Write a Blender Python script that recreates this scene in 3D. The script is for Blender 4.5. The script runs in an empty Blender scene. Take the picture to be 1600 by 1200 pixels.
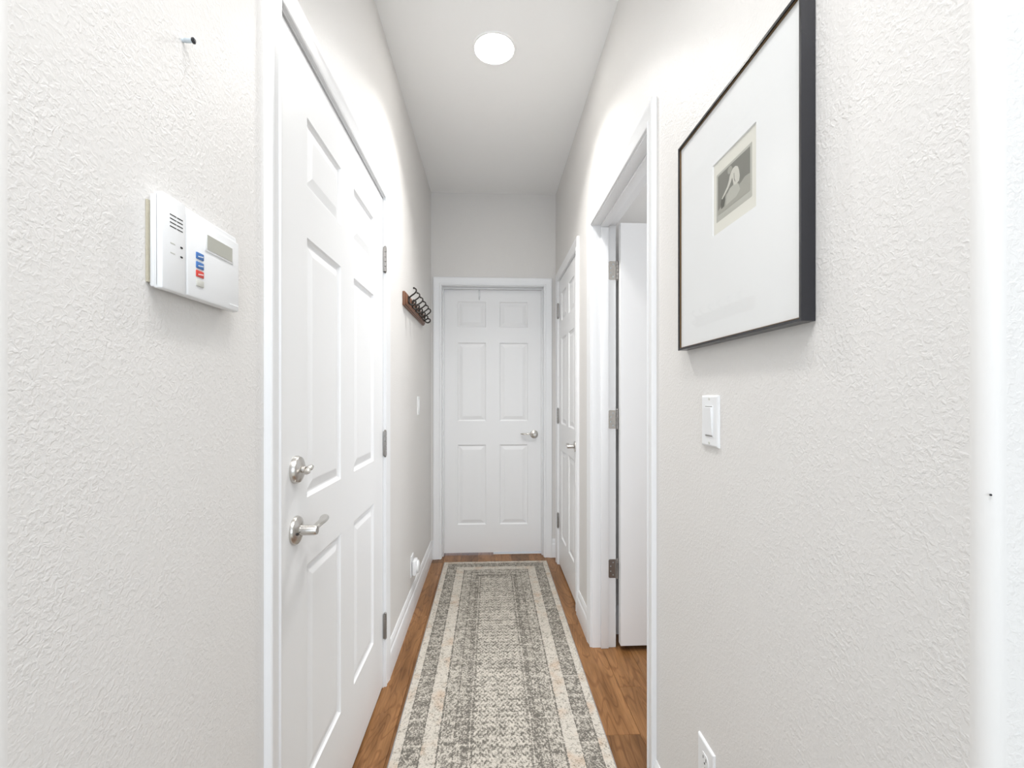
import bpy, bmesh, math, random
from mathutils import Vector, Matrix
random.seed(7)
PI = math.pi
SC = bpy.context.scene
COL = SC.collection

# ------------------------------------------------------------ camera, light, exposure
WL, WR, D, H = 0.4472, 0.4918, 3.352, 2.745      # left wall, right wall, far wall, ceiling
CZ, YAW, F = 1.218, 0.0478, 694.8
cam = bpy.data.cameras.new('camera'); cam_o = bpy.data.objects.new('camera', cam); COL.objects.link(cam_o)
cam_o.location = (0, 0, CZ); cam_o.rotation_euler = (PI/2, 0, -YAW)
cam.sensor_width = 36; cam.lens = 36*F/1600; cam.shift_y = (619.2-600)/1600; cam.clip_start = 0.02
SC.camera = cam_o
SC.view_settings.view_transform = 'Standard'; SC.view_settings.look = 'None'
SC.view_settings.gamma = 1; SC.view_settings.use_curve_mapping = False
SC.view_settings.exposure = 1.34
w = bpy.data.worlds.new('world'); SC.world = w; w.use_nodes = True
w.node_tree.nodes['Background'].inputs[0].default_value = (.75, .85, 1, 1)
w.node_tree.nodes['Background'].inputs[1].default_value = 0.6

def area(name, loc, rot, sx, sy, power, col):
    l = bpy.data.lights.new(name, 'AREA'); l.shape = 'RECTANGLE'; l.size = sx; l.size_y = sy
    l.energy = power; l.color = col
    o = bpy.data.objects.new(name, l); COL.objects.link(o); o.location = loc; o.rotation_euler = rot
    return o
# daylight entering by the windows of the room behind the camera and of the side room
area('daylight_back', (0.1, -2.88, 1.5), (PI/2, 0, 0), 3.0, 1.9, 16.5, (.86, .93, 1))
area('daylight_side', (2.55, 1.35, 1.5), (PI/2, 0, PI/2), 1.2, 1.3, 8, (.96, .98, 1))
LAMP_STRENGTH = 14.0
hl = bpy.data.lights.new('hall_lamp', 'AREA'); hl.shape = 'DISK'; hl.size = .15; hl.energy = 4.1; hl.spread = math.radians(116); hl.color = (1, .985, .955)
hlo = bpy.data.objects.new('hall_lamp', hl); COL.objects.link(hlo); hlo.location = (.0155, 1.955, H-.0065)
# added fill light, out of frame, to brighten the near walls
h2 = bpy.data.lights.new('hall_fill_near', 'AREA'); h2.shape = 'DISK'; h2.size = .15; h2.energy = 1.4; h2.spread = math.radians(130); h2.color = (1, .985, .955)
h2o = bpy.data.objects.new('hall_fill_near', h2); COL.objects.link(h2o); h2o.location = (.0155, .50, H-.0065)
# soft overhead fill added out of view, no fixture there
area('overhead_fill_near', (0.0, -0.12, 2.70), (0, 0, 0), 1.0, .8, 9.5, (.98, .985, 1))

# ------------------------------------------------------------ materials
def new_mat(name):
    m = bpy.data.materials.new(name); m.use_nodes = True
    nt = m.node_tree; return m, nt, nt.nodes['Principled BSDF']
def nd(nt, t, **kw):
    n = nt.nodes.new(t)
    for k, v in kw.items():
        if k.startswith('_'): n.inputs[k[1:].replace('_', ' ')].default_value = v
        else: setattr(n, k, v)
    return n
def ln(nt, a, b): nt.links.new(a, b)
def paint(name, col, rough=.5, bumps=(), spec=.5, metal=0):
    """bumps: list of (scale, detail, strength, distance, stretch)"""
    m, nt, b = new_mat(name)
    b.inputs['Base Color'].default_value = (*col, 1); b.inputs['Roughness'].default_value = rough
    b.inputs['Metallic'].default_value = metal; b.inputs['Specular IOR Level'].default_value = spec
    prev = None
    if bumps:
        tc = nd(nt, 'ShaderNodeTexCoord')
        for sc, det, st, dist, stretch in bumps:
            mp = nd(nt, 'ShaderNodeMapping'); mp.inputs['Scale'].default_value = stretch
            ln(nt, tc.outputs['Object'], mp.inputs[0])
            n = nd(nt, 'ShaderNodeTexNoise', _Scale=sc, _Detail=det); ln(nt, mp.outputs[0], n.inputs['Vector'])
            bp = nd(nt, 'ShaderNodeBump', _Strength=st, _Distance=dist)
            ln(nt, n.outputs['Fac'], bp.inputs['Height'])
            if prev: ln(nt, prev.outputs[0], bp.inputs['Normal'])
            prev = bp
        ln(nt, prev.outputs[0], b.inputs['Normal'])
    return m
def wall_paint(name, col, strength=1.0):
    m, nt, b = new_mat(name)
    b.inputs['Base Color'].default_value = (*col, 1); b.inputs['Roughness'].default_value = .48
    b.inputs['Specular IOR Level'].default_value = .4
    tc = nd(nt, 'ShaderNodeTexCoord')
    n1 = nd(nt, 'ShaderNodeTexNoise', _Scale=150, _Detail=2.5, _Roughness=.55, _Distortion=.5)
    ln(nt, tc.outputs['Object'], n1.inputs['Vector'])
    r = nd(nt, 'ShaderNodeValToRGB'); r.color_ramp.elements[0].position = .42; r.color_ramp.elements[1].position = .66
    ln(nt, n1.outputs['Fac'], r.inputs[0])
    n2 = nd(nt, 'ShaderNodeTexNoise', _Scale=14, _Detail=2); ln(nt, tc.outputs['Object'], n2.inputs['Vector'])
    mx = nd(nt, 'ShaderNodeMath', operation='MULTIPLY'); ln(nt, r.outputs[0], mx.inputs[0]); ln(nt, n2.outputs['Fac'], mx.inputs[1])
    bp = nd(nt, 'ShaderNodeBump', _Strength=strength*.72, _Distance=.0016)
    ln(nt, mx.outputs[0], bp.inputs['Height']); ln(nt, bp.outputs[0], b.inputs['Normal'])
    return m

M = {}
WALLC = (.762, .745, .724)
M['wall'] = wall_paint('wall_paint_texture', WALLC, .55)
M['wall_smooth'] = paint('wall_paint_smooth', WALLC, .5, [(60, 2, .15, .001, (1, 1, 1))])
M['ceiling'] = paint('ceiling_paint', (.96, .96, .955), .8, [(70, 3, .12, .001, (1, 1, 1))])
M['white'] = paint('white_trim_paint', (.85, .858, .868), .32, [(30, 2, .05, .001, (1, 1, .15))])
M['door'] = paint('white_door_paint', (.87, .874, .878), .38, [(110, 4, .10, .0006, (1, 1, .045)), (9, 2, .08, .002, (1, 1, .3))])
M['plastic'] = paint('white_plastic', (.84, .85, .86), .35)
M['plastic_old'] = paint('aged_adhesive', (.50, .46, .36), .8, [(200, 2, .6, .001, (1, 1, 1))])
M['nickel'] = paint('brushed_nickel', (.62, .60, .57), .26, [(400, 2, .06, .0004, (1, 1, .1))], metal=1)
M['nickel_dark'] = paint('dull_nickel', (.33, .315, .30), .38, metal=1)
M['iron'] = paint('dark_iron', (.035, .030, .027), .42, [(300, 2, .2, .0005, (1, 1, 1))], metal=.6)
M['black'] = paint('black_lacquer', (.018, .018, .022), .22)
M['bronze'] = paint('bronze_edge', (.16, .10, .05), .35, metal=.7)
M['dark'] = paint('dark_void', (.02, .02, .02), .8)
M['mat'] = paint('white_mat_board', (.83, .84, .84), .7)
M['cream'] = paint('cream_paper', (.74, .73, .66), .8)
M['platemark'] = paint('grey_paper', (.46, .46, .41), .8)
M['print_dark'] = paint('print_grey', (.20, .20, .175), .8, [(60, 3, .1, .001, (1, 1, 1))])
M['print_ground'] = paint('print_light_ground', (.36, .355, .31), .8)
M['print_pale'] = paint('print_pale', (.60, .59, .53), .8)
M['print_deep'] = paint('print_deep', (.10, .10, .085), .8)
M['lcd'] = paint('lcd_screen', (.42, .42, .37), .15)
M['blue'] = paint('blue_key', (.05, .17, .45), .4)
M['red'] = paint('red_key', (.62, .05, .035), .4)
M['greykey'] = paint('grey_key', (.60, .60, .55), .4)
M['silver'] = paint('zinc_screw', (.62, .70, .76), .3, metal=.7)
M['binding'] = paint('rug_binding', (.30, .29, .28), .9, [(500, 1, .8, .001, (1, 1, 1))])
M['clear'] = paint('clear_plastic_strip', (.66, .67, .68), .2)

def glass_mat():
    m, nt, b = new_mat('picture_glass')
    out = nt.nodes['Material Output']
    tr = nd(nt, 'ShaderNodeBsdfTransparent'); gl = nd(nt, 'ShaderNodeBsdfGlossy', _Roughness=.03)
    fr = nd(nt, 'ShaderNodeFresnel', _IOR=1.35); mx = nd(nt, 'ShaderNodeMixShader')
    ge = nd(nt, 'ShaderNodeNewGeometry'); iv = nd(nt, 'ShaderNodeMath', operation='SUBTRACT'); iv.inputs[0].default_value = 1
    ln(nt, ge.outputs['Backfacing'], iv.inputs[1]); mu = nd(nt, 'ShaderNodeMath', operation='MULTIPLY')
    ln(nt, fr.outputs[0], mu.inputs[0]); ln(nt, iv.outputs[0], mu.inputs[1])
    ln(nt, mu.outputs[0], mx.inputs[0]); ln(nt, tr.outputs[0], mx.inputs[1]); ln(nt, gl.outputs[0], mx.inputs[2])
    ln(nt, mx.outputs[0], out.inputs[0]); nt.nodes.remove(b)
    return m
M['glass'] = glass_mat()

def lamp_mat():
    m, nt, b = new_mat('lamp_diffuser_glow')
    b.inputs['Base Color'].default_value = (.9, .9, .9, 1)
    b.inputs['Emission Color'].default_value = (1, .985, .955, 1); b.inputs['Emission Strength'].default_value = LAMP_STRENGTH
    return m
M['lamp'] = lamp_mat()

def wood_floor():
    m, nt, b = new_mat('walnut_floor')
    tc = nd(nt, 'ShaderNodeTexCoord'); oi = nd(nt, 'ShaderNodeObjectInfo')
    off = nd(nt, 'ShaderNodeVectorMath', operation='SCALE'); off.inputs[0].default_value = (7, 23, 3)
    ln(nt, oi.outputs['Random'], off.inputs['Scale'])
    ad = nd(nt, 'ShaderNodeVectorMath', operation='ADD'); ln(nt, tc.outputs['Object'], ad.inputs[0]); ln(nt, off.outputs[0], ad.inputs[1])
    mp = nd(nt, 'ShaderNodeMapping'); mp.inputs['Scale'].default_value = (9, 1.5, 3); ln(nt, ad.outputs[0], mp.inputs[0])
    n = nd(nt, 'ShaderNodeTexNoise', _Scale=1.0, _Detail=2.2, _Roughness=.45, _Distortion=.9); ln(nt, mp.outputs[0], n.inputs['Vector'])
    mu = nd(nt, 'ShaderNodeMath', operation='MULTIPLY'); mu.inputs[1].default_value = 88; ln(nt, n.outputs['Fac'], mu.inputs[0])
    si = nd(nt, 'ShaderNodeMath', operation='SINE'); ln(nt, mu.outputs[0], si.inputs[0])
    rl = nd(nt, 'ShaderNodeMapRange'); rl.inputs['From Min'].default_value = .55; rl.inputs['From Max'].default_value = 1.0
    ln(nt, si.outputs[0], rl.inputs['Value'])
    # base tone
    n2 = nd(nt, 'ShaderNodeTexNoise', _Scale=2.2, _Detail=3); ln(nt, mp.outputs[0], n2.inputs['Vector'])
    cr = nd(nt, 'ShaderNodeValToRGB'); e = cr.color_ramp.elements
    e[0].position = .28; e[0].color = (.160, .070, .022, 1); e[1].position = .72; e[1].color = (.33, .162, .064, 1)
    ln(nt, n2.outputs['Fac'], cr.inputs[0])
    # plank to plank
    hs = nd(nt, 'ShaderNodeHueSaturation'); vr = nd(nt, 'ShaderNodeMapRange'); vr.inputs['To Min'].default_value = .78; vr.inputs['To Max'].default_value = 1.18
    ln(nt, oi.outputs['Random'], vr.inputs['Value']); ln(nt, vr.outputs[0], hs.inputs['Value']); ln(nt, cr.outputs[0], hs.inputs['Color'])
    mx = nd(nt, 'ShaderNodeMixRGB', blend_type='MULTIPLY'); mx.inputs[2].default_value = (.56, .47, .40, 1)
    ln(nt, hs.outputs[0], mx.inputs[1])
    sc = nd(nt, 'ShaderNodeMath', operation='MULTIPLY'); sc.inputs[1].default_value = .6; ln(nt, rl.outputs[0], sc.inputs[0]); ln(nt, sc.outputs[0], mx.inputs[0])
    # fine pores
    mp3 = nd(nt, 'ShaderNodeMapping'); mp3.inputs['Scale'].default_value = (260, 14, 10); ln(nt, ad.outputs[0], mp3.inputs[0])
    n3 = nd(nt, 'ShaderNodeTexNoise', _Scale=1, _Detail=2); ln(nt, mp3.outputs[0], n3.inputs['Vector'])
    pr = nd(nt, 'ShaderNodeMapRange'); pr.inputs['From Min'].default_value = .3; pr.inputs['From Max'].default_value = .6; pr.inputs['To Min'].default_value = .8; pr.inputs['To Max'].default_value = 1.05
    ln(nt, n3.outputs['Fac'], pr.inputs['Value'])
    m2 = nd(nt, 'ShaderNodeMixRGB', blend_type='MULTIPLY'); m2.inputs[0].default_value = 1
    ln(nt, mx.outputs[0], m2.inputs[1]); ln(nt, pr.outputs[0], m2.inputs[2]); ln(nt, m2.outputs[0], b.inputs['Base Color'])
    b.inputs['Roughness'].default_value = .38; b.inputs['Specular IOR Level'].default_value = .3
    bp = nd(nt, 'ShaderNodeBump', _Strength=.12, _Distance=.0008); ln(nt, pr.outputs[0], bp.inputs['Height']); ln(nt, bp.outputs[0], b.inputs['Normal'])
    return m
M['wood'] = wood_floor()
M['rackwood'] = paint('rack_walnut', (.17, .075, .04), .42, [(60, 3, .15, .001, (1, .1, 1))])

RW, RL = .750, 2.44     # rug
def rug_mat():
    """bands by distance from the rug's edge, mottled weave and rows of small motifs; object space, origin at rug centre"""
    m, nt, b = new_mat('woven_runner')
    tc = nd(nt, 'ShaderNodeTexCoord'); sp = nd(nt, 'ShaderNodeSeparateXYZ')
    # woven wobble
    nw = nd(nt, 'ShaderNodeTexNoise', _Scale=110, _Detail=2); ln(nt, tc.outputs['Object'], nw.inputs['Vector'])
    vs = nd(nt, 'ShaderNodeVectorMath', operation='SUBTRACT'); ln(nt, nw.outputs['Color'], vs.inputs[0]); vs.inputs[1].default_value = (.5, .5, .5)
    vk = nd(nt, 'ShaderNodeVectorMath', operation='SCALE'); vk.inputs['Scale'].default_value = .009; ln(nt, vs.outputs[0], vk.inputs[0])
    va = nd(nt, 'ShaderNodeVectorMath', operation='ADD'); ln(nt, tc.outputs['Object'], va.inputs[0]); ln(nt, vk.outputs[0], va.inputs[1])
    ln(nt, va.outputs[0], sp.inputs[0])
    def mth(op, a, bb=None, c=None):
        n = nd(nt, 'ShaderNodeMath', operation=op)
        for i, v in enumerate((a, bb, c)):
            if v is None: continue
            if isinstance(v, (int, float)): n.inputs[i].default_value = v
            else: ln(nt, v, n.inputs[i])
        return n.outputs[0]
    X, Y = sp.outputs[0], sp.outputs[1]
    dx = mth('SUBTRACT', RW/2, mth('ABSOLUTE', X)); dy = mth('SUBTRACT', RL/2, mth('ABSOLUTE', Y))
    d = mth('MINIMUM', dx, dy)
    # darkness of each band, 0 cream .. 1 dark grey
    cr = nd(nt, 'ShaderNodeValToRGB'); cr.color_ramp.interpolation = 'CONSTANT'
    bands = [(0, .06), (.034, .92), (.039, .70), (.094, .92), (.099, .10), (.153, .88), (.160, .30), (.164, .54), (.206, .86),
             (.212, .62), (.236, .80), (.262, .40), (.266, .78), (.276, .46)]
    el = cr.color_ramp.elements
    el[0].position = 0; el[0].color = (bands[0][1],)*3+(1,)
    el[1].position = bands[1][0]/.4; el[1].color = (bands[1][1],)*3+(1,)
    for p, v in bands[2:]:
        q = el.new(p/.4); q.color = (v, v, v, 1)
    ln(nt, mth('DIVIDE', d, .4), cr.inputs[0])
    # small motifs: rows of dots / chevrons everywhere, stronger in the field and the guard band
    sx = mth('SINE', mth('MULTIPLY', X, 2*PI/.034)); sy = mth('SINE', mth('MULTIPLY', mth('ADD', Y, mth('MULTIPLY', mth('ABSOLUTE', sx), .012)), 2*PI/.030))
    mot = mth('MULTIPLY', sy, mth('ADD', mth('MULTIPLY', sx, .5), .6))
    sx2 = mth('SINE', mth('MULTIPLY', X, 2*PI/.017)); sy2 = mth('SINE', mth('MULTIPLY', Y, 2*PI/.021))
    mot2 = mth('MULTIPLY', sx2, sy2)
    motif = mth('ADD', mth('MULTIPLY', mot, .55), mth('MULTIPLY', mot2, .4))
    inner = mth('GREATER_THAN', d, .276)
    # rows fade in and out down the length (worn look)
    nr = nd(nt, 'ShaderNodeTexNoise', _Scale=1, _Detail=1.5); mr = nd(nt, 'ShaderNodeMapping'); mr.inputs['Scale'].default_value = (1.5, 13, 1)
    ln(nt, tc.outputs['Object'], mr.inputs[0]); ln(nt, mr.outputs[0], nr.inputs['Vector'])
    rowv = mth('MULTIPLY', mth('SUBTRACT', nr.outputs['Fac'], .5), 1.1)
    # fleck of the yarn
    n1 = nd(nt, 'ShaderNodeTexNoise', _Scale=190, _Detail=2, _Roughness=.6); ln(nt, tc.outputs['Object'], n1.inputs['Vector'])
    fl = mth('SUBTRACT', n1.outputs['Fac'], .5)
    n4 = nd(nt, 'ShaderNodeTexNoise', _Scale=48, _Detail=3, _Roughness=.6); ln(nt, tc.outputs['Object'], n4.inputs['Vector'])
    fl2 = mth('SUBTRACT', n4.outputs['Fac'], .5)
    base = cr.outputs[0]
    tot = mth('ADD', base, mth('MULTIPLY', fl, 3.0))
    tot = mth('ADD', tot, mth('MULTIPLY', fl2, 1.6))
    tot = mth('ADD', tot, mth('MULTIPLY', motif, mth('ADD', mth('MULTIPLY', inner, .38), .22)))
    tot = mth('ADD', tot, mth('MULTIPLY', rowv, mth('ADD', mth('MULTIPLY', inner, .55), .12)))
    crossl = mth('MULTIPLY', mth('LESS_THAN', mth('PINGPONG', mth('ADD', Y, mth('MULTIPLY', X, .02)), .062), .0035), mth('GREATER_THAN', base, .55))
    tot = mth('SUBTRACT', tot, mth('MULTIPLY', crossl, .3))
    c2 = nd(nt, 'ShaderNodeValToRGB'); e = c2.color_ramp.elements
    e[0].position = .0; e[0].color = (.60, .555, .49, 1); e[1].position = 1.1/1.2; e[1].color = (.150, .137, .120, 1)
    q = e.new(.47); q.color = (.42, .39, .335, 1)
    ln(nt, tot, c2.inputs[0])
    # pinkish patches in the pale bands
    n5 = nd(nt, 'ShaderNodeTexNoise', _Scale=11, _Detail=2); ln(nt, tc.outputs['Object'], n5.inputs['Vector'])
    pk = nd(nt, 'ShaderNodeMapRange'); pk.inputs['From Min'].default_value = .52; pk.inputs['From Max'].default_value = .68; ln(nt, n5.outputs['Fac'], pk.inputs['Value'])
    lt = mth('LESS_THAN', base, .2)
    pkf = mth('MULTIPLY', mth('MULTIPLY', pk.outputs[0], lt), .8)
    mx = nd(nt, 'ShaderNodeMixRGB', blend_type='MULTIPLY'); mx.inputs[2].default_value = (.92, .78, .68, 1)
    ln(nt, pkf, mx.inputs[0]); ln(nt, c2.outputs[0], mx.inputs[1]); ln(nt, mx.outputs[0], b.inputs['Base Color'])
    b.inputs['Roughness'].default_value = .95; b.inputs['Specular IOR Level'].default_value = .1
    bp = nd(nt, 'ShaderNodeBump', _Strength=.8, _Distance=.003); ln(nt, n1.outputs['Fac'], bp.inputs['Height']); ln(nt, bp.outputs[0], b.inputs['Normal'])
    return m
M['rug'] = rug_mat()

# ------------------------------------------------------------ mesh helpers
class MB:
    def __init__(s): s.v = []; s.f = []; s.mi = []; s.mat = 0
    def add(s, vs, fs):
        o = len(s.v); s.v += [tuple(v) for v in vs]
        for f in fs: s.f.append([i+o for i in f]); s.mi.append(s.mat)
        return s
    def box(s, x0, x1, y0, y1, z0, z1, ch=0):
        if ch <= 0:
            vs = [(x, y, z) for z in (z0, z1) for y in (y0, y1) for x in (x0, x1)]
            return s.add(vs, [(0, 2, 3, 1), (4, 5, 7, 6), (0, 1, 5, 4), (2, 6, 7, 3), (0, 4, 6, 2), (1, 3, 7, 5)])
        bm = bmesh.new(); r = bmesh.ops.create_cube(bm, size=1)
        for v in bm.verts:
            v.co = ((x0+x1)/2+v.co.x*(x1-x0), (y0+y1)/2+v.co.y*(y1-y0), (z0+z1)/2+v.co.z*(z1-z0))
        bmesh.ops.bevel(bm, geom=bm.edges[:], offset=ch, segments=2, affect='EDGES', profile=.5)
        bm.verts.index_update()
        s.add([v.co[:] for v in bm.verts], [[v.index for v in f.verts] for f in bm.faces]); bm.free(); return s
    def tube(s, pts, r, n=10, caps=True, ry=None):
        """swept round (or elliptical) bar; r scalar or list"""
        P = [Vector(p) for p in pts]; m = len(P); rs = r if isinstance(r, (list, tuple)) else [r]*m
        vs = []; fs = []; up = None
        for i, p in enumerate(P):
            t = (P[min(i+1, m-1)]-P[max(i-1, 0)]).normalized()
            if up is None:
                a = Vector((0, 0, 1)) if abs(t.z) < .9 else Vector((1, 0, 0))
                up = (a-t*a.dot(t)).normalized()
            else: up = (up-t*up.dot(t)).normalized()
            sd = t.cross(up)
            for k in range(n):
                a = 2*PI*k/n; rr = rs[i]; r2 = rr if ry is None else ry*rr
                vs.append(p+sd*math.cos(a)*rr+up*math.sin(a)*r2)
        for i in range(m-1):
            for k in range(n):
                fs.append((i*n+k, i*n+(k+1) % n, (i+1)*n+(k+1) % n, (i+1)*n+k))
        if caps: fs.append(tuple(range(n))[::-1]); fs.append(tuple((m-1)*n+k for k in range(n)))
        return s.add(vs, fs)
    def lathe(s, prof, org, axis='y', n=32):
        """prof: list of (radius, height along axis)"""
        vs = []; fs = []
        for r, h in prof:
            for k in range(n):
                a = 2*PI*k/n; c, q = r*math.cos(a), r*math.sin(a)
                p = {'z': (c, q, h), 'y': (q, h, c), 'x': (h, c, q)}[axis]
                vs.append((org[0]+p[0], org[1]+p[1], org[2]+p[2]))
        for i in range(len(prof)-1):
            for k in range(n): fs.append((i*n+k, i*n+(k+1) % n, (i+1)*n+(k+1) % n, (i+1)*n+k))
        fs.append(tuple(range(n))[::-1]); fs.append(tuple((len(prof)-1)*n+k for k in range(n)))
        return s.add(vs, fs)
    def plan(s, pts, z0, z1, mats=None):
        n = len(pts); o = len(s.v)
        s.v += [(p[0], p[1], z0) for p in pts]+[(p[0], p[1], z1) for p in pts]
        for i in range(n):
            j = (i+1) % n; s.f.append([o+i, o+j, o+n+j, o+n+i]); s.mi.append(mats[i] if mats else 0)
        s.f.append([o+i for i in range(n)][::-1]); s.mi.append(0); s.f.append([o+n+i for i in range(n)]); s.mi.append(0)
        return s
    def build(s, name, mats, parent=None, label=None, smooth=True, sharp=35, loc=None):
        me = bpy.data.meshes.new(name); me.from_pydata(s.v, [], s.f)
        mats = mats if isinstance(mats, (list, tuple)) else [mats]
        for m in mats: me.materials.append(m)
        for p, k in zip(me.polygons, s.mi): p.material_index = k
        bm = bmesh.new(); bm.from_mesh(me); bmesh.ops.recalc_face_normals(bm, faces=bm.faces[:])
        if smooth:
            for f in bm.faces: f.smooth = True
            for e in bm.edges:
                if len(e.link_faces) == 2: e.smooth = e.calc_face_angle(0) < math.radians(sharp)
        bm.to_mesh(me); bm.free()
        o = bpy.data.objects.new(name, me); COL.objects.link(o)
        if parent: o.parent = parent
        if label: o['label'] = label
        if loc: o.location = loc
        return o
def tag(o, label, cat, group=None, kind=None):
    o['label'] = label; o['category'] = cat
    if group: o['group'] = group
    if kind: o['kind'] = kind
    return o
def empty(name, loc, rz, label, cat, kind=None, group=None):
    o = bpy.data.objects.new(name, None); COL.objects.link(o); o.location = loc; o.rotation_euler = (0, 0, rz)
    o.empty_display_size = .05
    return tag(o, label, cat, group, kind)
def link_copy(o, parent, loc=None, rot=None):
    c = o.copy(); COL.objects.link(c); c.parent = parent
    if loc: c.location = loc
    if rot: c.rotation_euler = rot
    for ch in list(o.children): link_copy(ch, c)
    return c

# ------------------------------------------------------------ room shell
TH = .115
R_B = .018      # bullnose radius
YC = .434       # where the hall walls begin
J = .018        # jamb board
OH = 2.047      # clear opening height
# door openings (clear, between jamb faces), along the wall
L0, L1 = .962, 1.882           # left door
R0, R1 = 1.360, 2.133          # doorway to side room
C0, C1 = 2.514, 3.200          # closet
FX0, FX1 = -.367, .401         # far door
NX = 3.0; NY = -3.0            # room behind the camera
BW = [M['wall'], M['wall_smooth']]
def arc(cx, cy, a0, a1, n=8):
    return [(cx+R_B*math.cos(a0+(a1-a0)*i/n), cy+R_B*math.sin(a0+(a1-a0)*i/n)) for i in range(n+1)]
# right wall, its bullnose corner and the return that faces the camera
b = MB()
ar = arc(WR+R_B, YC, PI, 1.5*PI)
pts = [(WR, R0-J)]+ar+[(NX, YC-R_B), (NX, YC-R_B+TH), (WR+TH, YC-R_B+TH), (WR+TH, R0-J)]
mi = [0]+[1]*8+[0]*5
b.plan(pts, 0, H, mi[:len(pts)])
b.box(WR, WR+TH, R0-J, R1+J, OH+J, H)
b.box(WR, WR+TH, R1+J, C0-J, 0, H)
b.box(WR, WR+TH, C0-J, C1+J, OH+J, H)
b.box(WR, WR+TH, C1+J, D, 0, H)
tag(b.build('wall_right', BW), 'right hallway wall of textured pale greige paint with the picture and doorway', 'wall', kind='structure')
b = MB()
al = arc(-WL-R_B, YC, 0, -.5*PI)
pts = [(-WL, L0-J)]+al+[(-NX, YC-R_B), (-NX, YC-R_B+TH), (-WL-TH, YC-R_B+TH), (-WL-TH, L0-J)]
b.plan(pts, 0, H, ([0]+[1]*8+[0]*5)[:len(pts)])
b.box(-WL-TH, -WL, L0-J, L1+J, OH+J, H)
b.box(-WL-TH, -WL, L1+J, D, 0, H)
tag(b.build('wall_left', BW), 'left hallway wall of textured pale greige paint with the alarm keypad', 'wall', kind='structure')
b = MB()
b.box(-WL-TH, FX0-J, D, D+TH, 0, H); b.box(FX1+J, WR+TH, D, D+TH, 0, H); b.box(FX0-J, FX1+J, D, D+TH, OH+J, H)
tag(b.build('wall_far', BW), 'far end wall of the hallway above and around the closed door', 'wall', kind='structure')
b = MB(); b.box(-NX-.1, NX+.1, NY-.1, 4.3, H, H+.06)
tag(b.build('ceiling', M['ceiling']), 'smooth white hallway ceiling', 'ceiling', kind='structure')
# side room
SX, SY0, SY1 = 2.6, YC-R_B+TH, 2.262
b = MB(); b.box(WR+TH, SX, SY1, SY1+.1, 0, H); b.box(SX, SX+.1, SY0, SY1+.1, 0, .85); b.box(SX, SX+.1, SY0, SY1+.1, 2.15, H)
b.box(SX, SX+.1, SY0, .75, .85, 2.15); b.box(SX, SX+.1, 1.95, SY1+.1, .85, 2.15)
tag(b.build('wall_side', BW), 'wall of the side room seen past the open door', 'wall', kind='structure')
# room behind the camera
b = MB(); b.box(-NX-.1, -NX, NY-.1, YC, 0, H); tag(b.build('wall_near_left', BW), 'left wall of the room behind the camera', 'wall', kind='structure')
b = MB(); b.box(NX, NX+.1, NY-.1, YC, 0, H); tag(b.build('wall_near_right', BW), 'right wall of the room behind the camera', 'wall', kind='structure')
b = MB(); b.box(-NX, NX, NY-.1, NY, 0, .5); b.box(-NX, NX, NY-.1, NY, 2.5, H)
b.box(-NX, -1.45, NY-.1, NY, .5, 2.5); b.box(1.65, NX, NY-.1, NY, .5, 2.5)
tag(b.build('wall_back', BW), 'window wall behind the camera', 'wall', kind='structure')
def window(name, x0, x1, z0, z1, loc, rz, label):
    e = empty(name, loc, rz, label, 'window', 'structure')
    f = MB(); t = .05
    f.box(x0, x1, -.04, .02, z0, z0+t); f.box(x0, x1, -.04, .02, z1-t, z1); f.box(x0, x0+t, -.04, .02, z0+t, z1-t); f.box(x1-t, x1, -.04, .02, z0+t, z1-t)
    f.box((x0+x1)/2-t/2, (x0+x1)/2+t/2, -.04, .02, z0+t, z1-t)
    f.build('window_frame', M['white'], e)
    g = MB(); g.box(x0+t, x1-t, -.012, -.006, z0+t, z1-t); g.build('pane', M['glass'], e)
window('window_1', -1.55, 1.55, .5, 2.5, (.1, NY-.05, 0), PI, 'wide window of the room behind the camera')
window('window_2', -.6, .6, .85, 2.15, (SX+.05, 1.35, 0), PI/2, 'window of the side room')

# ------------------------------------------------------------ floor of planks
fl = MB(); fl.box(-NX-.1, NX+.1, NY-.1, 4.3, -.06, -.0125); fl.mat = 1; fl.box(-NX, NX, NY, -.02, -.012, -.0005)  # unseen pale slab behind the camera, added to bounce light onto the ceiling
floor = fl.build('floor', [M['dark'], M['cream']]); tag(floor, 'brown hardwood plank floor', 'floor', kind='structure')
PWID = .127
def plank_mesh(w_, l_):
    m = MB(); c = .0012; z0, z1 = -.012, 0
    a, q = w_/2-.0003, l_/2-.0003
    vs = [(-a, -q, z0), (a, -q, z0), (a, q, z0), (-a, q, z0), (-a, -q, z1-c), (a, -q, z1-c), (a, q, z1-c), (-a, q, z1-c),
          (-a+c, -q+c, z1), (a-c, -q+c, z1), (a-c, q-c, z1), (-a+c, q-c, z1)]
    fs = [(3, 2, 1, 0), (8, 9, 10, 11)]
    for i in range(4):
        j = (i+1) % 4; fs += [(i, j, 4+j, 4+i), (4+i, 4+j, 8+j, 8+i)]
    m.add(vs, fs); return m
x = -WL-.03
row = 0
while x < 1.75:
    y = -.02; yend = D+.125 if x+PWID < WR+TH+.02 else SY1
    first = [.55, .95, .32, .75, 1.1, .45, .86][row % 7]
    n = 0
    while y < yend-.01:
        l_ = first if n == 0 else [1.22, .91, 1.05, .78][(row*3+n) % 4]
        if y+l_ > yend-.15: l_ = yend-y
        plank_mesh(PWID, l_).build('plank', M['wood'], floor, smooth=False, loc=(x+PWID/2, y+l_/2, 0))
        y += l_; n += 1
    x += PWID; row += 1

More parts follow.
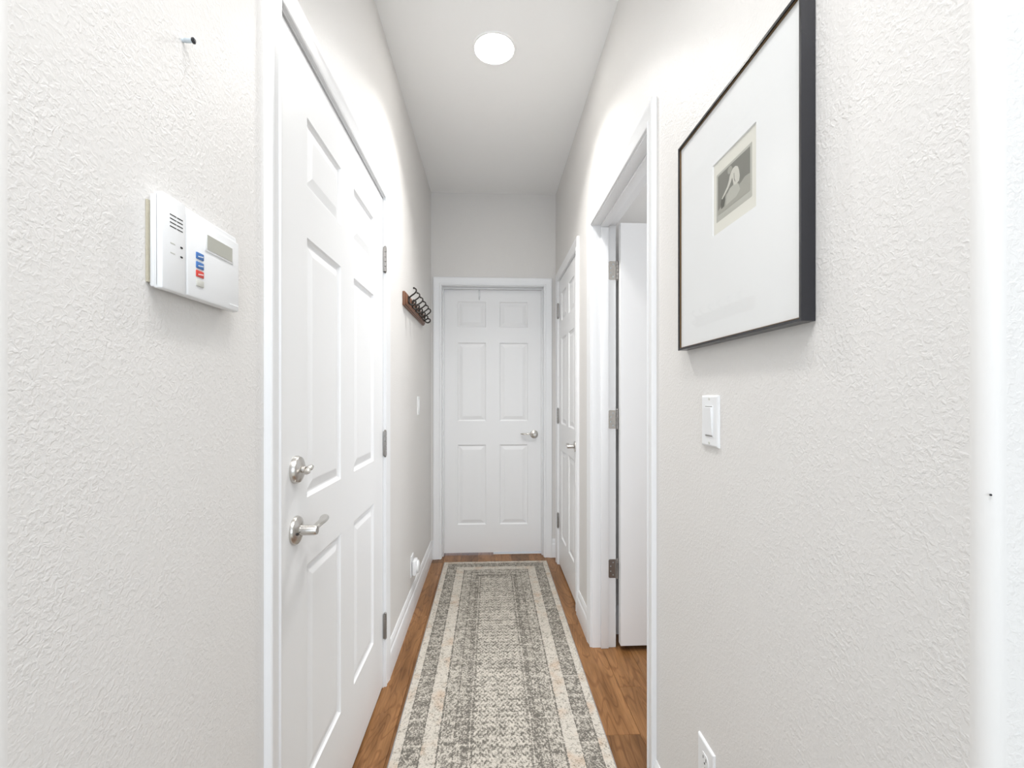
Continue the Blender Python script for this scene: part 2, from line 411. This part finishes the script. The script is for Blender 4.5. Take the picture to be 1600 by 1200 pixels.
# ------------------------------------------------------------ trim
CAS = [(0, 0), (0, .0085), (.004, .0105), (.009, .0115), (.0115, .0075), (.0145, .0085), (.030, .0110), (.040, .0130), (.046, .0150), (.054, .0150), (.057, .0130), (.057, 0)]
def casing_mesh(w_, h, prof=CAS, rv=.005):
    """U of moulding round an opening 0..w_, y outwards"""
    m = MB(); vs = []; fs = []; n = len(prof)
    for a, t in prof:
        a += rv
        vs += [(-a, t, 0), (-a, t, h+a), (w_+a, t, h+a), (w_+a, t, 0)]
    for i in range(n-1):
        for k in range(3): fs.append((i*4+k, i*4+k+1, i*4+5+k, i*4+4+k))
    fs.append([i*4 for i in range(n)]); fs.append([i*4+3 for i in range(n)][::-1])
    return m.add(vs, fs)
def opening(name, loc, rz, w_, stop_y, label, depth=TH):
    """casing, jamb boards and door stop; local x along the wall, y towards the viewer"""
    e = empty(name, loc, rz, label, 'door trim', 'structure')
    casing_mesh(w_, OH).build('casing', M['white'], e, sharp=20)
    j = MB(); j.box(-J, 0, -depth, .0, 0, OH); j.box(w_, w_+J, -depth, .0, 0, OH); j.box(-J, w_+J, -depth, .0, OH, OH+J)
    j.build('jamb', M['white'], e)
    s0, s1 = stop_y
    s = MB(); s.box(0, .011, s0, s1, 0, OH-.011, .002); s.box(w_-.011, w_, s0, s1, 0, OH-.011, .002); s.box(0, w_, s0, s1, OH-.011, OH, .002)
    s.build('door_stop', M['white'], e)
    return e
opening('trim_1', (-WL, L1, 0), -PI/2, L1-L0, (-.090, -.040), 'white moulded casing around the closed left door')
opening('trim_2', (WR, R0, 0), PI/2, R1-R0, (-TH+.038, -TH+.075), 'white moulded casing of the open doorway on the right')
opening('trim_3', (WR, C0, 0), PI/2, C1-C0, (-.090, -.040), 'white moulded casing around the narrow closet door')
opening('trim_4', (FX1, D, 0), PI, FX1-FX0, (-TH+.038, -TH+.072), 'white moulded casing around the door at the hallway end')

BBP = [(0, 0), (.014, 0), (.014, .095), (.012, .103), (.009, .108), (.0095, .118), (.007, .130), (.003, .140), (0, .140)]
def baseboard(name, path, label):
    """path: plan points, room on the left-hand side of travel"""
    m = MB(); n = len(BBP); P = [Vector((p[0], p[1])) for p in path]; vs = []; fs = []
    for i, p in enumerate(P):
        def nrm(a, c): d = (c-a).normalized(); return Vector((-d.y, d.x))
        if i == 0: k = nrm(P[0], P[1])
        elif i == len(P)-1: k = nrm(P[-2], P[-1])
        else:
            n1, n2 = nrm(P[i-1], p), nrm(p, P[i+1]); k = (n1+n2); k = k/(k.dot(n1)) if k.length > 1e-6 else n1
        for t, z in BBP: vs.append((p.x+k.x*t, p.y+k.y*t, z))
    for i in range(len(P)-1):
        for k in range(n-1): fs.append((i*n+k, i*n+k+1, (i+1)*n+k+1, (i+1)*n+k))
    fs.append(list(range(n))); fs.append([(len(P)-1)*n+k for k in range(n)][::-1])
    m.add(vs, fs)
    return tag(m.build(name, M['white'], sharp=20), label, 'baseboard', kind='structure')
CO = .0622
e_ = lambda a: a
baseboard('baseboard_left', [(-WL, D), (-WL, L1+CO)][::1], 'white baseboard on the left between the closed door and the far corner')
ll = [(-WL, L0-CO)]+al+[(-NX, YC-R_B)]
baseboard('baseboard_near_left', ll, 'white baseboard around the left corner behind the camera side')
rr = ([(WR, R0-CO)]+ar+[(NX, YC-R_B)])[::-1]
baseboard('baseboard_near_right', rr, 'white baseboard under the picture running to the right doorway casing')
baseboard('baseboard_right', [(WR, R1+CO), (WR, C0-CO)], 'short white baseboard between the open doorway and the closet')
baseboard('baseboard_far_left', [(FX0-CO, D), (-WL+.014, D)], 'sliver of white baseboard left of the far door casing')
baseboard('baseboard_far_right', [(WR, D), (FX1+CO, D)], 'sliver of white baseboard right of the far door casing')
baseboard('baseboard_side', [(SX, SY1), (WR+TH, SY1)], 'white baseboard in the side room behind the open door')

# ------------------------------------------------------------ doors
def door_parts(e, w_, h, z0, cols, rows, th=.035, x_off=0.0, y_face=0.0):
    """six-panel leaf; local x across, y=y_face is the seen face. cols: [(x0,x1)..], rows: [(z0,z1)..]"""
    xs = sorted({0, w_, *[c for k in cols for c in k]}); zs = sorted({0, h, *[r for k in rows for r in k]})
    m = MB(); yf = y_face; ins = .009; dp = .008
    T = lambda x, y, z: (x+x_off, y, z+z0)
    for i in range(len(xs)-1):
        for k in range(len(zs)-1):
            a, c, p, q = xs[i], xs[i+1], zs[k], zs[k+1]
            if (a, c) in cols and (p, q) in rows:
                # moulded sticking round the hole
                r1 = [(a, p), (c, p), (c, q), (a, q)]
                r2 = [(a+ins*.35, p+ins*.35), (c-ins*.35, p+ins*.35), (c-ins*.35, q-ins*.35), (a+ins*.35, q-ins*.35)]
                r3 = [(a+ins, p+ins), (c-ins, p+ins), (c-ins, q-ins), (a+ins, q-ins)]
                vs = [T(x, yf, z) for x, z in r1]+[T(x, yf-dp*.65, z) for x, z in r2]+[T(x, yf-dp, z) for x, z in r3]
                fs = [(j, (j+1) % 4, 4+(j+1) % 4, 4+j) for j in range(4)]+[(4+j, 4+(j+1) % 4, 8+(j+1) % 4, 8+j) for j in range(4)]
                m.add(vs, fs)
            else:
                m.add([T(a, yf, p), T(c, yf, p), T(c, yf, q), T(a, yf, q)], [(0, 1, 2, 3)])
    # sides, back
    m.add([T(0, yf, 0), T(w_, yf, 0), T(w_, yf, h), T(0, yf, h), T(0, yf-th, 0), T(w_, yf-th, 0), T(w_, yf-th, h), T(0, yf-th, h)],
          [(0, 1, 5, 4), (1, 2, 6, 5), (2, 3, 7, 6), (3, 0, 4, 7), (4, 5, 6, 7)])
    m.build('door_leaf', M['door'], e, smooth=False)
    for (a, c) in cols:
        for (p, q) in rows:
            pm = MB()
            def ring(i, y): return [T(x, yf+y, z) for x, z in ((a+i, p+i), (c-i, p+i), (c-i, q-i), (a+i, q-i))]
            L = [ring(ins, -dp-.004), ring(ins, -dp), ring(ins+.004, -dp), ring(ins+.028, -.0018), ring(ins+.032, -.0015)]
            vs = [v for r in L for v in r]; fs = []
            for r in range(len(L)-1):
                for j in range(4): fs.append((r*4+j, r*4+(j+1) % 4, r*4+4+(j+1) % 4, r*4+4+j))
            k = (len(L)-1)*4; fs.append((k, k+1, k+2, k+3))
            pm.add(vs, fs).build('panel', M['door'], e, smooth=False)

def hinge_closed(e, x, z, mat):
    """butt hinge seen on the hinge side: barrel, finials, slivers of both leaves"""
    b = MB()
    b.box(x-.007, x-.0015, -.001, .0045, z-.051, z+.051, .0008); b.box(x+.0015, x+.007, -.001, .0045, z-.051, z+.051, .0008)
    h = b.build('hinge', mat, e)
    k = MB()
    for i in range(5): k.lathe([(.0055, z-.051+i*.0204+.0006), (.0062, z-.051+i*.0204+.0012), (.0062, z-.051+(i+1)*.0204-.0012), (.0055, z-.051+(i+1)*.0204-.0006)], (x, .0065, 0), 'z', 12)
    k.lathe([(.004, z+.051), (.0052, z+.053), (.0035, z+.056), (.001, z+.0575)], (x, .0065, 0), 'z', 12)
    k.lathe([(.001, z-.0575), (.0035, z-.056), (.0052, z-.053), (.004, z-.051)], (x, .0065, 0), 'z', 12)
    k.build('knuckle', mat, h)
def lever(e, x, y, z, sgn, length=.105, keyhole=True, ros=.033, stem=.05, name='door_handle'):
    """rosette on the face, neck outwards (+y), lever running sgn*x"""
    b = MB(); b.lathe([(ros, y), (ros, y+.003), (ros*.94, y+.007), (ros*.72, y+.0105), (ros*.5, y+.0125), (.013, y+.0135)], (x, 0, z), 'y', 32)
    h = b.build(name, M['nickel'], e)
    n = MB(); n.lathe([(.0125, y+.010), (.0115, y+.018), (.0115, y+stem-.004), (.0100, y+stem)], (x, 0, z), 'y', 24)
    n.build('neck', M['nickel'], h)
    m = MB(); P = []; R = []
    for i in range(15):
        t = i/14; P.append((x+sgn*length*t, y+stem-.010-.012*t*t+.004*math.sin(t*PI), z+.001+.007*math.sin(t*PI*1.15)*(1-t)+.004*t*t)); R.append(.0085+.0035*t if t < .9 else .0115*(1-(t-.9)*3))
    m.tube(P, R, 14, ry=.55); m.build('lever', M['nickel'], h)
    if keyhole:
        k = MB(); k.lathe([(.0035, y+.0095), (.0030, y+.0145)], (x-sgn*.018, 0, z-.004), 'y', 12); k.build('keyhole', M['dark'], h)
    return h
def strike_free(): pass

ROWS_A = [(.257, .795), (.960, 1.598), (1.722, 1.893)]      # left door (heights above leaf bottom)
ROWS_B = [(.215, .829), (1.011, 1.614), (1.733, 1.929)]
# left door, closed: face a hair behind the wall plane
d1 = empty('door_1', (-WL, L1, 0), -PI/2, 'closed white six-panel door on the left with lever and deadbolt', 'door', 'structure')
wA = L1-L0-.006; st, pw = .144, .247
door_parts(d1, wA, 2.032, .010, [(st, st+pw), (wA-st-.005-pw, wA-st-.005)], ROWS_A, x_off=.003, y_face=-.003)
for z in (1.790, 1.021, .258): hinge_closed(d1, -.001, z, M['nickel_dark'])
XH = L1-1.048
lever(d1, XH, -.003, .909, -1, .105)
b = MB(); b.lathe([(.032, -.003), (.032, .002), (.029, .008), (.020, .0125), (.010, .014)], (XH, 0, 1.049), 'y', 32)
db = b.build('deadbolt', M['nickel'], d1)
b = MB(); b.lathe([(.008, .012), (.007, .020)], (XH, 0, 1.049), 'y', 16)
tp = [(XH-.014*c, .026+.002*abs(c), 1.049+.005*c) for c in (-1.15, -.8, -.4, 0, .4, .8, 1.15)]
b.tube(tp, [.005, .0075, .008, .0065, .008, .0075, .005], 12, ry=.75); b.build('thumb_turn', M['nickel'], db)
# far door, closed, set back in the jamb (opens away)
d2 = empty('door_2', (FX1, D, 0), PI, 'closed white six-panel door at the end of the hallway', 'door', 'structure')
wF = FX1-FX0-.006
xa = lambda X: FX1-X-.003
door_parts(d2, wF, 2.028, .016, [(xa(.286), xa(.069)), (xa(-.037), xa(-.254))], ROWS_B, x_off=.003, y_face=-TH+.037)
lever(d2, xa(.335)+.003, -TH+.037, .925, 1, .105, keyhole=False, ros=.032)
# closet door, closed
d3 = empty('door_3', (WR, C0, 0), PI/2, 'narrow closed white six-panel closet door on the right near the end', 'door', 'structure')
wC = C1-C0-.006; s3 = .105; p3 = (wC-2*s3-.10)/2
door_parts(d3, wC, 2.032, .012, [(s3, s3+p3), (wC-s3-p3, wC-s3)], ROWS_B, x_off=.003, y_face=-.003)
for z in (1.835, 1.078, .32): hinge_closed(d3, wC+.007, z, M['nickel_dark'])
lever(d3, .064, -.003, .925, 1, .105, keyhole=False, ros=.032)
# open door, swung ninety degrees into the side room
XO = WR+TH+.013
d4 = empty('door_4', (XO+.762, 2.094, 0), PI, 'white door standing open into the side room on the right', 'door', 'structure')
wO = .762
door_parts(d4, wO, 2.018, .027, [(.126, .126+.205), (wO-.126-.205, wO-.126)], ROWS_B, x_off=0, y_face=0)
lever(d4, .062, 0, .925, 1, .105, keyhole=False, ros=.032)
for z in (1.828, 1.106, .382):
    # jamb leaf with screws, barrel, and the sliver of the door leaf
    hb = MB(); lx = XO+.762-(WR+TH)        # local x of the jamb's room-side corner
    yj = -(R1-2.094)                      # local y of the jamb face
    ov = [];
    zz0, zz1, xx0, xx1, r = z-.045, z+.045, lx+.002, lx+.036, .008
    for cx, cz, a0 in ((xx1-r, zz1-r, 0), (xx0+.001, zz1-.001, PI/2), (xx0+.001, zz0+.001, PI), (xx1-r, zz0+r, 1.5*PI)):
        rr_ = r if cx > lx+.01 else .001
        for i in range(5): a = a0+i*PI/8; ov.append((cx+rr_*math.cos(a), cz+rr_*math.sin(a)))
    n = len(ov); hb.add([(x, yj, z_) for x, z_ in ov]+[(x, yj+.0025, z_) for x, z_ in ov],
                        [tuple(range(n)), tuple(range(n, 2*n))]+[(i, (i+1) % n, n+(i+1) % n, n+i) for i in range(n)])
    h = hb.build('hinge', M['nickel_dark'] if z < .5 else M['nickel'], d4)
    k = MB()
    for i in range(5): k.lathe([(.0055, z-.045+i*.018+.0005), (.0062, z-.045+i*.018+.001), (.0062, z-.045+(i+1)*.018-.001), (.0055, z-.045+(i+1)*.018-.0005)], (lx-.006, yj+.004, 0), 'z', 12)
    k.lathe([(.004, z+.045), (.005, z+.047), (.001, z+.051)], (lx-.006, yj+.004, 0), 'z', 12)
    k.lathe([(.001, z-.051), (.005, z-.047), (.004, z-.045)], (lx-.006, yj+.004, 0), 'z', 12)
    k.build('knuckle', M['nickel_dark'], h)
    for sx_, sz in ((.014, .030), (.026, .012), (.026, -.012), (.014, -.030)):
        s = MB(); s.lathe([(.0035, yj+.0025), (.003, yj+.0034)], (lx+sx_, 0, z+sz), 'y', 12); s.build('screw', M['silver'], h)
# pale strip under the right part of the far door
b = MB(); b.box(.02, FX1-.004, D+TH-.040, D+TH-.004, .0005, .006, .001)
tag(b.build('under_door_strip', M['plastic']), 'pale strip showing under the door at the hallway end', 'door sweep')

# ------------------------------------------------------------ ceiling light
cl = empty('ceiling_light', (.0155, 1.955, H), 0, 'round recessed white light glowing in the hallway ceiling', 'ceiling light')
b = MB(); n = 64; vs = []; prof = [(.084, -.001), (.0865, -.004), (.094, -.0035), (.097, 0)]
for r, h in prof:
    for k in range(n): vs.append((r*math.cos(2*PI*k/n), r*math.sin(2*PI*k/n), h))
fs = [(i*n+k, i*n+(k+1) % n, (i+1)*n+(k+1) % n, (i+1)*n+k) for i in range(3) for k in range(n)]
b.add(vs, fs); b.build('trim_ring', M['ceiling'], cl)
b = MB(); b.lathe([(.084, -.0008), (.083, -.0025), (.05, -.0045), (.004, -.005)], (0, 0, 0), 'z', 64); b.build('diffuser', M['lamp'], cl)

# ------------------------------------------------------------ rug
RX, RY = .0365, 3.262-RL/2
rug = empty('runner_rug', (RX, RY, 0), 0, 'grey and cream patterned runner rug down the middle of the hallway floor', 'rug')
b = MB(); nx, ny = 50, 160; vs = []; fs = []
for j in range(ny+1):
    for i in range(nx+1):
        x = -RW/2+.004+(RW-.008)*i/nx; y = -RL/2+.004+(RL-.008)*j/ny
        vs.append((x, y, .0085+random.uniform(-.0006, .0006)))
for j in range(ny):
    for i in range(nx):
        a = j*(nx+1)+i; fs.append((a, a+1, a+nx+2, a+nx+1))
b.add(vs, fs); b.build('pile', M['rug'], rug)
b = MB(); q = .0035
pts = [(-RW/2+q, -RL/2+q), (RW/2-q, -RL/2+q), (RW/2-q, RL/2-q), (-RW/2+q, RL/2-q)]
for i in range(4):
    a, c = pts[i], pts[(i+1) % 4]; b.tube([(a[0], a[1], .0046), (c[0], c[1], .0046)], .0042, 8)
b.build('binding', M['binding'], rug)

# ------------------------------------------------------------ alarm keypad on the left wall
# local frame on the left wall: x runs -Y (towards camera), y out of the wall
KY = .777
kp = empty('alarm_keypad', (-WL, KY-.002, 1.3590), -PI/2, 'white plastic alarm keypad with small screen on the left wall', 'keypad')
KWd, KHt, KD = .176, .127, .021
b = MB(); b.box(.004, KWd-.002, .0025, .012, .002, KHt-.003, .003); b.box(0, KWd, .0095, KD-.003, 0, KHt, .004)
b.box(.1305, KWd, .009, KD, 0, KHt, .003)
b.build('case', M['plastic'], kp)
b = MB(); b.box(.012, KWd+.0004, .0002, .0028, .008, KHt-.012); b.build('backing', M['plastic_old'], kp, 'yellowed ragged backing behind the keypad')
b = MB(); b.box(0.001, .1290, .012, KD+.001, .001, KHt-.010, .003)
cv = b.build('cover', M['plastic'], kp)
b = MB(); b.box(.020, .092, KD+.0005, KD+.0022, .076, .104, .0006); bz = b.build('screen_bezel', M['plastic'], kp)
b = MB(); b.box(.024, .088, KD+.0018, KD+.0027, .079, .101); b.build('screen', M['lcd'], kp)
KEYS = [('blue', .0585), ('blue', .0450), ('red', .0325), ('greykey', .0190)]
for i, (c, zz) in enumerate(KEYS):
    b = MB(); b.box(.096, .112, KD+.0005, KD+.0028, zz, zz+.0095, .0008); kk = b.build('key', M[c], kp, {'blue': 'blue key', 'red': 'red key', 'greykey': 'blank grey key'}[c])
    if c != 'greykey':
        b = MB()
        for s in range(3): b.box(.0985+s*.004, .1012+s*.004, KD+.0028, KD+.0030, zz+.004-s*.0006, zz+.0056-s*.0006)
        b.build('lettering', M['plastic'], kk)
b = MB()
for i in range(4): b.box(.138, .149, KD-.0005, KD+.0003, .0855+i*.0052, .0867+i*.0052); b.box(.1505, .1625, KD-.0005, KD+.0003, .0855+i*.0052, .0867+i*.0052)
b.build('speaker_slots', M['dark'], kp)
for zz in (.0625, .0495):
    b = MB(); b.box(.1385, .1425, KD-.0003, KD+.0006, zz, zz+.0022); b.build('indicator_light', M['dark'], kp)
    b = MB(); b.box(.153, .1615, KD-.0003, KD+.0003, zz+.0006, zz+.0020); b.build('lettering', M['greykey'], kp)
b = MB(); b.box(.004, .030, KD+.0006, KD+.0014, .0085, .0105); b.build('door_grip', M['plastic'], kp)

# screw and nail
b = MB(); b.lathe([(.0030, 0), (.0026, .003), (.0032, .004), (.0030, .012), (.0030, .0135)], (0, 0, 0), 'x', 14)
sc = b.build('wall_screw', M['silver'], loc=(-WL, .668, 1.735)); tag(sc, 'small screw sticking out of the left wall above the keypad', 'screw')
b = MB(); b.lathe([(.0022, .0133), (.0042, .0145), (.0042, .0165), (.0022, .0180)], (0, 0, 0), 'x', 14); b.build('screw_head', M['black'], sc, 'black screw head')
b = MB(); b.lathe([(.0008, 0), (.0011, .0022), (.0007, .0026)], (0, 0, 0), 'x', 10)
o = b.build('nail', M['black'], loc=(WR+.0062, .4200, 1.120)); o.rotation_euler = (0, 0, PI+.7); tag(o, 'tiny dark nail in the rounded corner at far right', 'nail')

# ------------------------------------------------------------ coat rack on the left wall
RY0, RY1 = 2.275, 2.935
rk = empty('coat_rack', (-WL, RY1, 1.680), -PI/2, 'wooden wall coat rack with six dark iron hooks on the left wall', 'coat rack')
b = MB(); b.box(0, RY1-RY0, 0, .013, 0, .073, .003); b.box(.006, RY1-RY0-.006, .012, .019, .006, .067, .0035); b.build('board', M['rackwood'], rk)
def spline(P, n=5):
    out = []; m = len(P)
    for i in range(m-1):
        p0, p1, p2, p3 = [Vector(P[max(0, min(m-1, k))]) for k in (i-1, i, i+1, i+2)]
        for j in range(n):
            t = j/n; out.append(.5*((2*p1)+(-p0+p2)*t+(2*p0-5*p1+4*p2-p3)*t*t+(-p0+3*p1-3*p2+p3)*t**3))
    out.append(Vector(P[-1])); return out
b = MB()
b.tube([(0, .018, .020), (0, .0205, .026), (0, .0205, .052), (0, .018, .058)], [.004, .0075, .0075, .004], 12, ry=.35)
up_ = spline([(0, .020, .040), (0, .026, .050), (0, .036, .060), (0, .050, .070), (0, .060, .081), (0, .060, .093), (0, .051, .100)])
b.tube(up_, [.0047-.0012*i/(len(up_)-1) for i in range(len(up_))], 8)
dn = spline([(0, .020, .040), (0, .024, .026), (0, .033, .014), (0, .046, .011), (0, .057, .019), (0, .058, .031), (0, .050, .036)])
b.tube(dn, [.0052-.0014*i/(len(dn)-1) for i in range(len(dn))], 8)
for c in ((.049, .100), (.048, .036)):
    b.lathe([(.0008, -.0055), (.0040, -.0038), (.0055, 0), (.0040, .0038), (.0008, .0055)], (0, c[0], c[1]), 'x', 12)
hk = b.build('hook', M['iron'], rk)
s = MB(); s.lathe([(.0025, .0222), (.002, .0236)], (0, 0, .054), 'y', 10); s.build('screw', M['iron'], hk)
s = MB(); s.lathe([(.0025, .0222), (.002, .0236)], (0, 0, .025), 'y', 10); s.build('screw', M['iron'], hk)
xs = [.055+i*.110 for i in range(6)]
hk.location = (xs[0], 0, 0)
for x in xs[1:]: link_copy(hk, rk, (x, 0, 0))

# ------------------------------------------------------------ switches and outlets
def plate(e, w_=.070, h=.115, t=.0055):
    m = MB(); r = .004; o = w_/2; q = h/2
    def ring(i, y): return [(x, y, z) for x, z in ((-o+i, -q+i), (o-i, -q+i), (o-i, q-i), (-o+i, q-i))]
    L = [ring(0, 0), ring(0, t*.45), ring(.0015, t*.8), ring(.004, t)]
    vs = [v for r_ in L for v in r_]; fs = []
    for r_ in range(3):
        for j in range(4): fs.append((r_*4+j, r_*4+(j+1) % 4, r_*4+4+(j+1) % 4, r_*4+4+j))
    fs.append((12, 13, 14, 15)); m.add(vs, fs); m.build('cover_plate', M['plastic'], e, smooth=False)
    return t
def screws(e, zs, t):
    for z in zs:
        s = MB(); s.lathe([(.0032, t-.001), (.003, t+.0006)], (0, 0, z), 'y', 14); s.build('screw', M['greykey'], e)
# rocker on the right wall under the picture
sw = empty('light_switch', (WR, .969, 1.163), PI/2, 'white rocker light switch on the right wall below the picture', 'light switch')
t = plate(sw, .074, .114)
screws(sw, (.049, -.049), t)
b = MB(); b.box(-.0175, .0175, t-.001, t+.0012, -.0345, .0345, .0006); b.build('rocker_frame', M['plastic'], sw)
b = MB(); b.add([(-.0155, t, -.030), (.0155, t, -.030), (.0155, t, .030), (-.0155, t, .030),
                 (-.0155, t+.0020, -.030), (.0155, t+.0020, -.030), (.0155, t+.0055, .030), (-.0155, t+.0055, .030)],
                [(0, 1, 2, 3), (4, 5, 6, 7), (0, 1, 5, 4), (2, 3, 7, 6), (0, 3, 7, 4), (1, 2, 6, 5)])
b.build('rocker', M['plastic'], sw)
for g0, g1 in ((-.0338, -.0318), (.0316, .0332)):
    b = MB(); b.box(-.0155, .0155, t+.0010, t+.0015, g0, g1); b.build('gap', M['nickel_dark'], sw)
# switch at the far end of the left wall
s2 = empty('light_switch', (-WL, 2.765, 1.160), -PI/2, 'small white light switch on the left wall below the coat rack', 'light switch')
t = plate(s2, .070, .114)
b = MB(); b.box(-.016, .016, t-.001, t+.003, -.033, .033, .001); b.build('rocker', M['plastic'], s2)
screws(s2, (.049, -.049), t)
# duplex outlet low on the right wall
def outlet(loc, rz, label):
    e = empty('wall_outlet', loc, rz, label, 'outlet'); t = plate(e, .074, .116)
    for s in (1, -1):
        c = s*.0195; m = MB(); pts = []
        for k in range(24):
            a = 2*PI*k/24; pts.append((.0172*math.cos(a), max(-.0135, min(.0135, .0172*math.sin(a)))+c))
        n = len(pts); m.add([(x, t-.001, z) for x, z in pts]+[(x, t+.0012, z) for x, z in pts], [tuple(range(n)), tuple(range(n, 2*n))]+[(i, (i+1) % n, n+(i+1) % n, n+i) for i in range(n)])
        f = m.build('receptacle', M['plastic'], e)
        m = MB(); m.box(-.0075, -.0055, t+.0008, t+.0016, c-.001, c+.007); m.box(.0055, .0073, t+.0008, t+.0016, c, c+.0065)
        m.lathe([(.0024, t+.0008), (.0024, t+.0016)], (0, 0, c-.0075), 'y', 12); m.build('slots', M['dark'], f)
    screws(e, (0,), t); return e
outlet((WR, .988, .372), PI/2, 'white duplex outlet low on the right wall at the bottom edge')
outlet((-WL, 2.545, .262), -PI/2, 'white outlet above the left baseboard holding the plug-in adapter')
# plug-in adapter
pa = empty('plug_in_adapter', (-WL, 2.540, .212), -PI/2, 'white plastic plug-in adapter on the outlet near the left baseboard', 'adapter')
b = MB(); b.box(-.036, .036, .0078, .032, 0, .084, .008); b.build('body', M['plastic'], pa)
b = MB(); b.tube([(0, .030, .044), (0, .040, .044), (0, .046, .044)], [.031, .029, .019], 24, ry=1.2); b.build('cap', M['plastic'], pa)

# ------------------------------------------------------------ over-door hook on the far door
oh = empty('over_door_hook', (-.088, D+TH-.037, 2.047), PI, 'thin clear hook hung over the top of the far door', 'hook')
b = MB(); b.box(-.007, .007, .0005, .002, -.075, -.0015); b.box(-.007, .007, -.034, .002, -.0025, -.0010); b.build('strap', M['clear'], oh)
b = MB(); hp = spline([(0, .0015, -.060), (0, .002, -.078), (0, .010, -.087), (0, .018, -.080), (0, .020, -.070)]); b.tube(hp, .003, 8); b.build('prong', M['clear'], oh)

# ------------------------------------------------------------ framed picture on the right wall
# local: x runs +Y (away), y out of the wall; origin at near bottom corner
PY0, PY1, PZ0, PZ1 = .650, 1.092, 1.332, 1.836
PW, PH, PD = PY1-PY0, PZ1-PZ0, .0235
pc = empty('framed_picture', (WR, PY0, PZ0), PI/2, 'large thin black framed print with wide white mat on the right wall', 'picture')
def frame_ring(a0, a1, y0, y1):
    m = MB(); vs = []
    for i, y in ((a0, y0), (a0, y1), (a1, y1), (a1, y0)):
        vs += [(i, y, i), (PW-i, y, i), (PW-i, y, PH-i), (i, y, PH-i)]
    fs = [(r*4+j, r*4+(j+1) % 4, ((r+1) % 4)*4+(j+1) % 4, ((r+1) % 4)*4+j) for r in range(4) for j in range(4)]
    return m.add(vs, fs)
frame_ring(0, .0048, .001, PD).build('frame', M['black'], pc)
frame_ring(.0048, .0066, .006, PD-.0022).build('inner_edge', M['bronze'], pc, 'thin bronze inner edge')
b = MB(); b.box(.0048, PW-.0048, .003, .0155, .0048, PH-.0048); b.build('backing_board', M['mat'], pc)
# mat board with a window
wx0, wx1, wz0, wz1 = .775-PY0, .928-PY0, 1.560-PZ0, 1.708-PZ0
m = MB(); a, c = .0055, PW-.0055; p, q = .0055, PH-.0055; bv = .0016; y1 = .0178; y0 = .0156
o_ = [(a, p), (c, p), (c, q), (a, q)]; i1 = [(wx0-bv, wz0-bv), (wx1+bv, wz0-bv), (wx1+bv, wz1+bv), (wx0-bv, wz1+bv)]; i0 = [(wx0, wz0), (wx1, wz0), (wx1, wz1), (wx0, wz1)]
vs = [(x, y1, z) for x, z in o_]+[(x, y1, z) for x, z in i1]+[(x, y0, z) for x, z in i0]
m.add(vs, [(j, (j+1) % 4, 4+(j+1) % 4, 4+j) for j in range(4)]+[(4+j, 4+(j+1) % 4, 8+(j+1) % 4, 8+j) for j in range(4)])
m.build('mat_board', M['mat'], pc, smooth=False)
def sheet(name, mat, poly, y, label=None, parent=pc):
    m = MB(); n = len(poly); m.add([(x, y, z) for x, z in poly]+[(x, y+.0001, z) for x, z in poly], [tuple(range(n)), tuple(range(n, 2*n))]+[(i, (i+1) % n, n+(i+1) % n, n+i) for i in range(n)])
    return m.build(name, mat, parent, label, smooth=False)
rect = lambda x0, x1, z0, z1: [(x0, z0), (x1, z0), (x1, z1), (x0, z1)]
pr = sheet('print', M['cream'], rect(wx0-.002, wx1+.002, wz0-.002, wz1+.002), .01555, 'cream print sheet with a small grey picture')
px0, px1, pz0, pz1 = .789-PY0, .917-PY0, 1.583-PZ0, 1.683-PZ0
sheet('plate_mark', M['platemark'], rect(px0, px1, pz0, pz1), .01566, parent=pr)
# picture area; (s,t): s=0 far/left as seen .. 1 near/right, t up
ix0, ix1, iz0, iz1 = px0+.006, px1-.006, pz0+.013, pz1-.005
Q = lambda L: [(ix1-(ix1-ix0)*s, iz0+(iz1-iz0)*t) for s, t in L]
sheet('image', M['print_dark'], rect(ix0, ix1, iz0, iz1), .01577, parent=pr)
sheet('image_ground', M['print_ground'], Q([(0, 0), (1, 0), (1, .40), (.86, .42), (.74, .36), (.62, .34), (.50, .30), (.40, .34), (.30, .38), (.18, .20), (0, .12)]), .01588, parent=pr)
sheet('image_rock', M['print_deep'], Q([(.12, .10), (.22, .12), (.26, .28), (.22, .40), (.13, .38), (.10, .24)]), .01592, parent=pr)
sheet('image_rock', M['platemark'], Q([(.28, .10), (.60, .12), (.72, .22), (.66, .40), (.52, .46), (.40, .44), (.30, .34)]), .01592, parent=pr)
sheet('image_figure', M['print_pale'], Q([(.44, .80), (.50, .86), (.58, .86), (.65, .80), (.69, .68), (.71, .54), (.69, .44), (.60, .41), (.52, .45), (.50, .56), (.48, .66),
     (.44, .58), (.36, .48), (.26, .40), (.16, .33), (.13, .35), (.22, .44), (.32, .54), (.38, .66), (.40, .74)]), .01597, parent=pr)
sheet('image_figure', M['print_ground'], Q([(.34, .84), (.33, .92), (.38, .98), (.44, .97), (.48, .90), (.46, .83), (.40, .79)]), .01600, parent=pr)
sheet('image_figure', M['print_dark'], Q([(.53, .72), (.545, .72), (.55, .58), (.58, .50), (.565, .49), (.535, .58)]), .01604, parent=pr)
b = MB(); b.box(.0052, PW-.0052, .0182, .0197, .0052, PH-.0052); b.build('glass', M['glass'], pc)
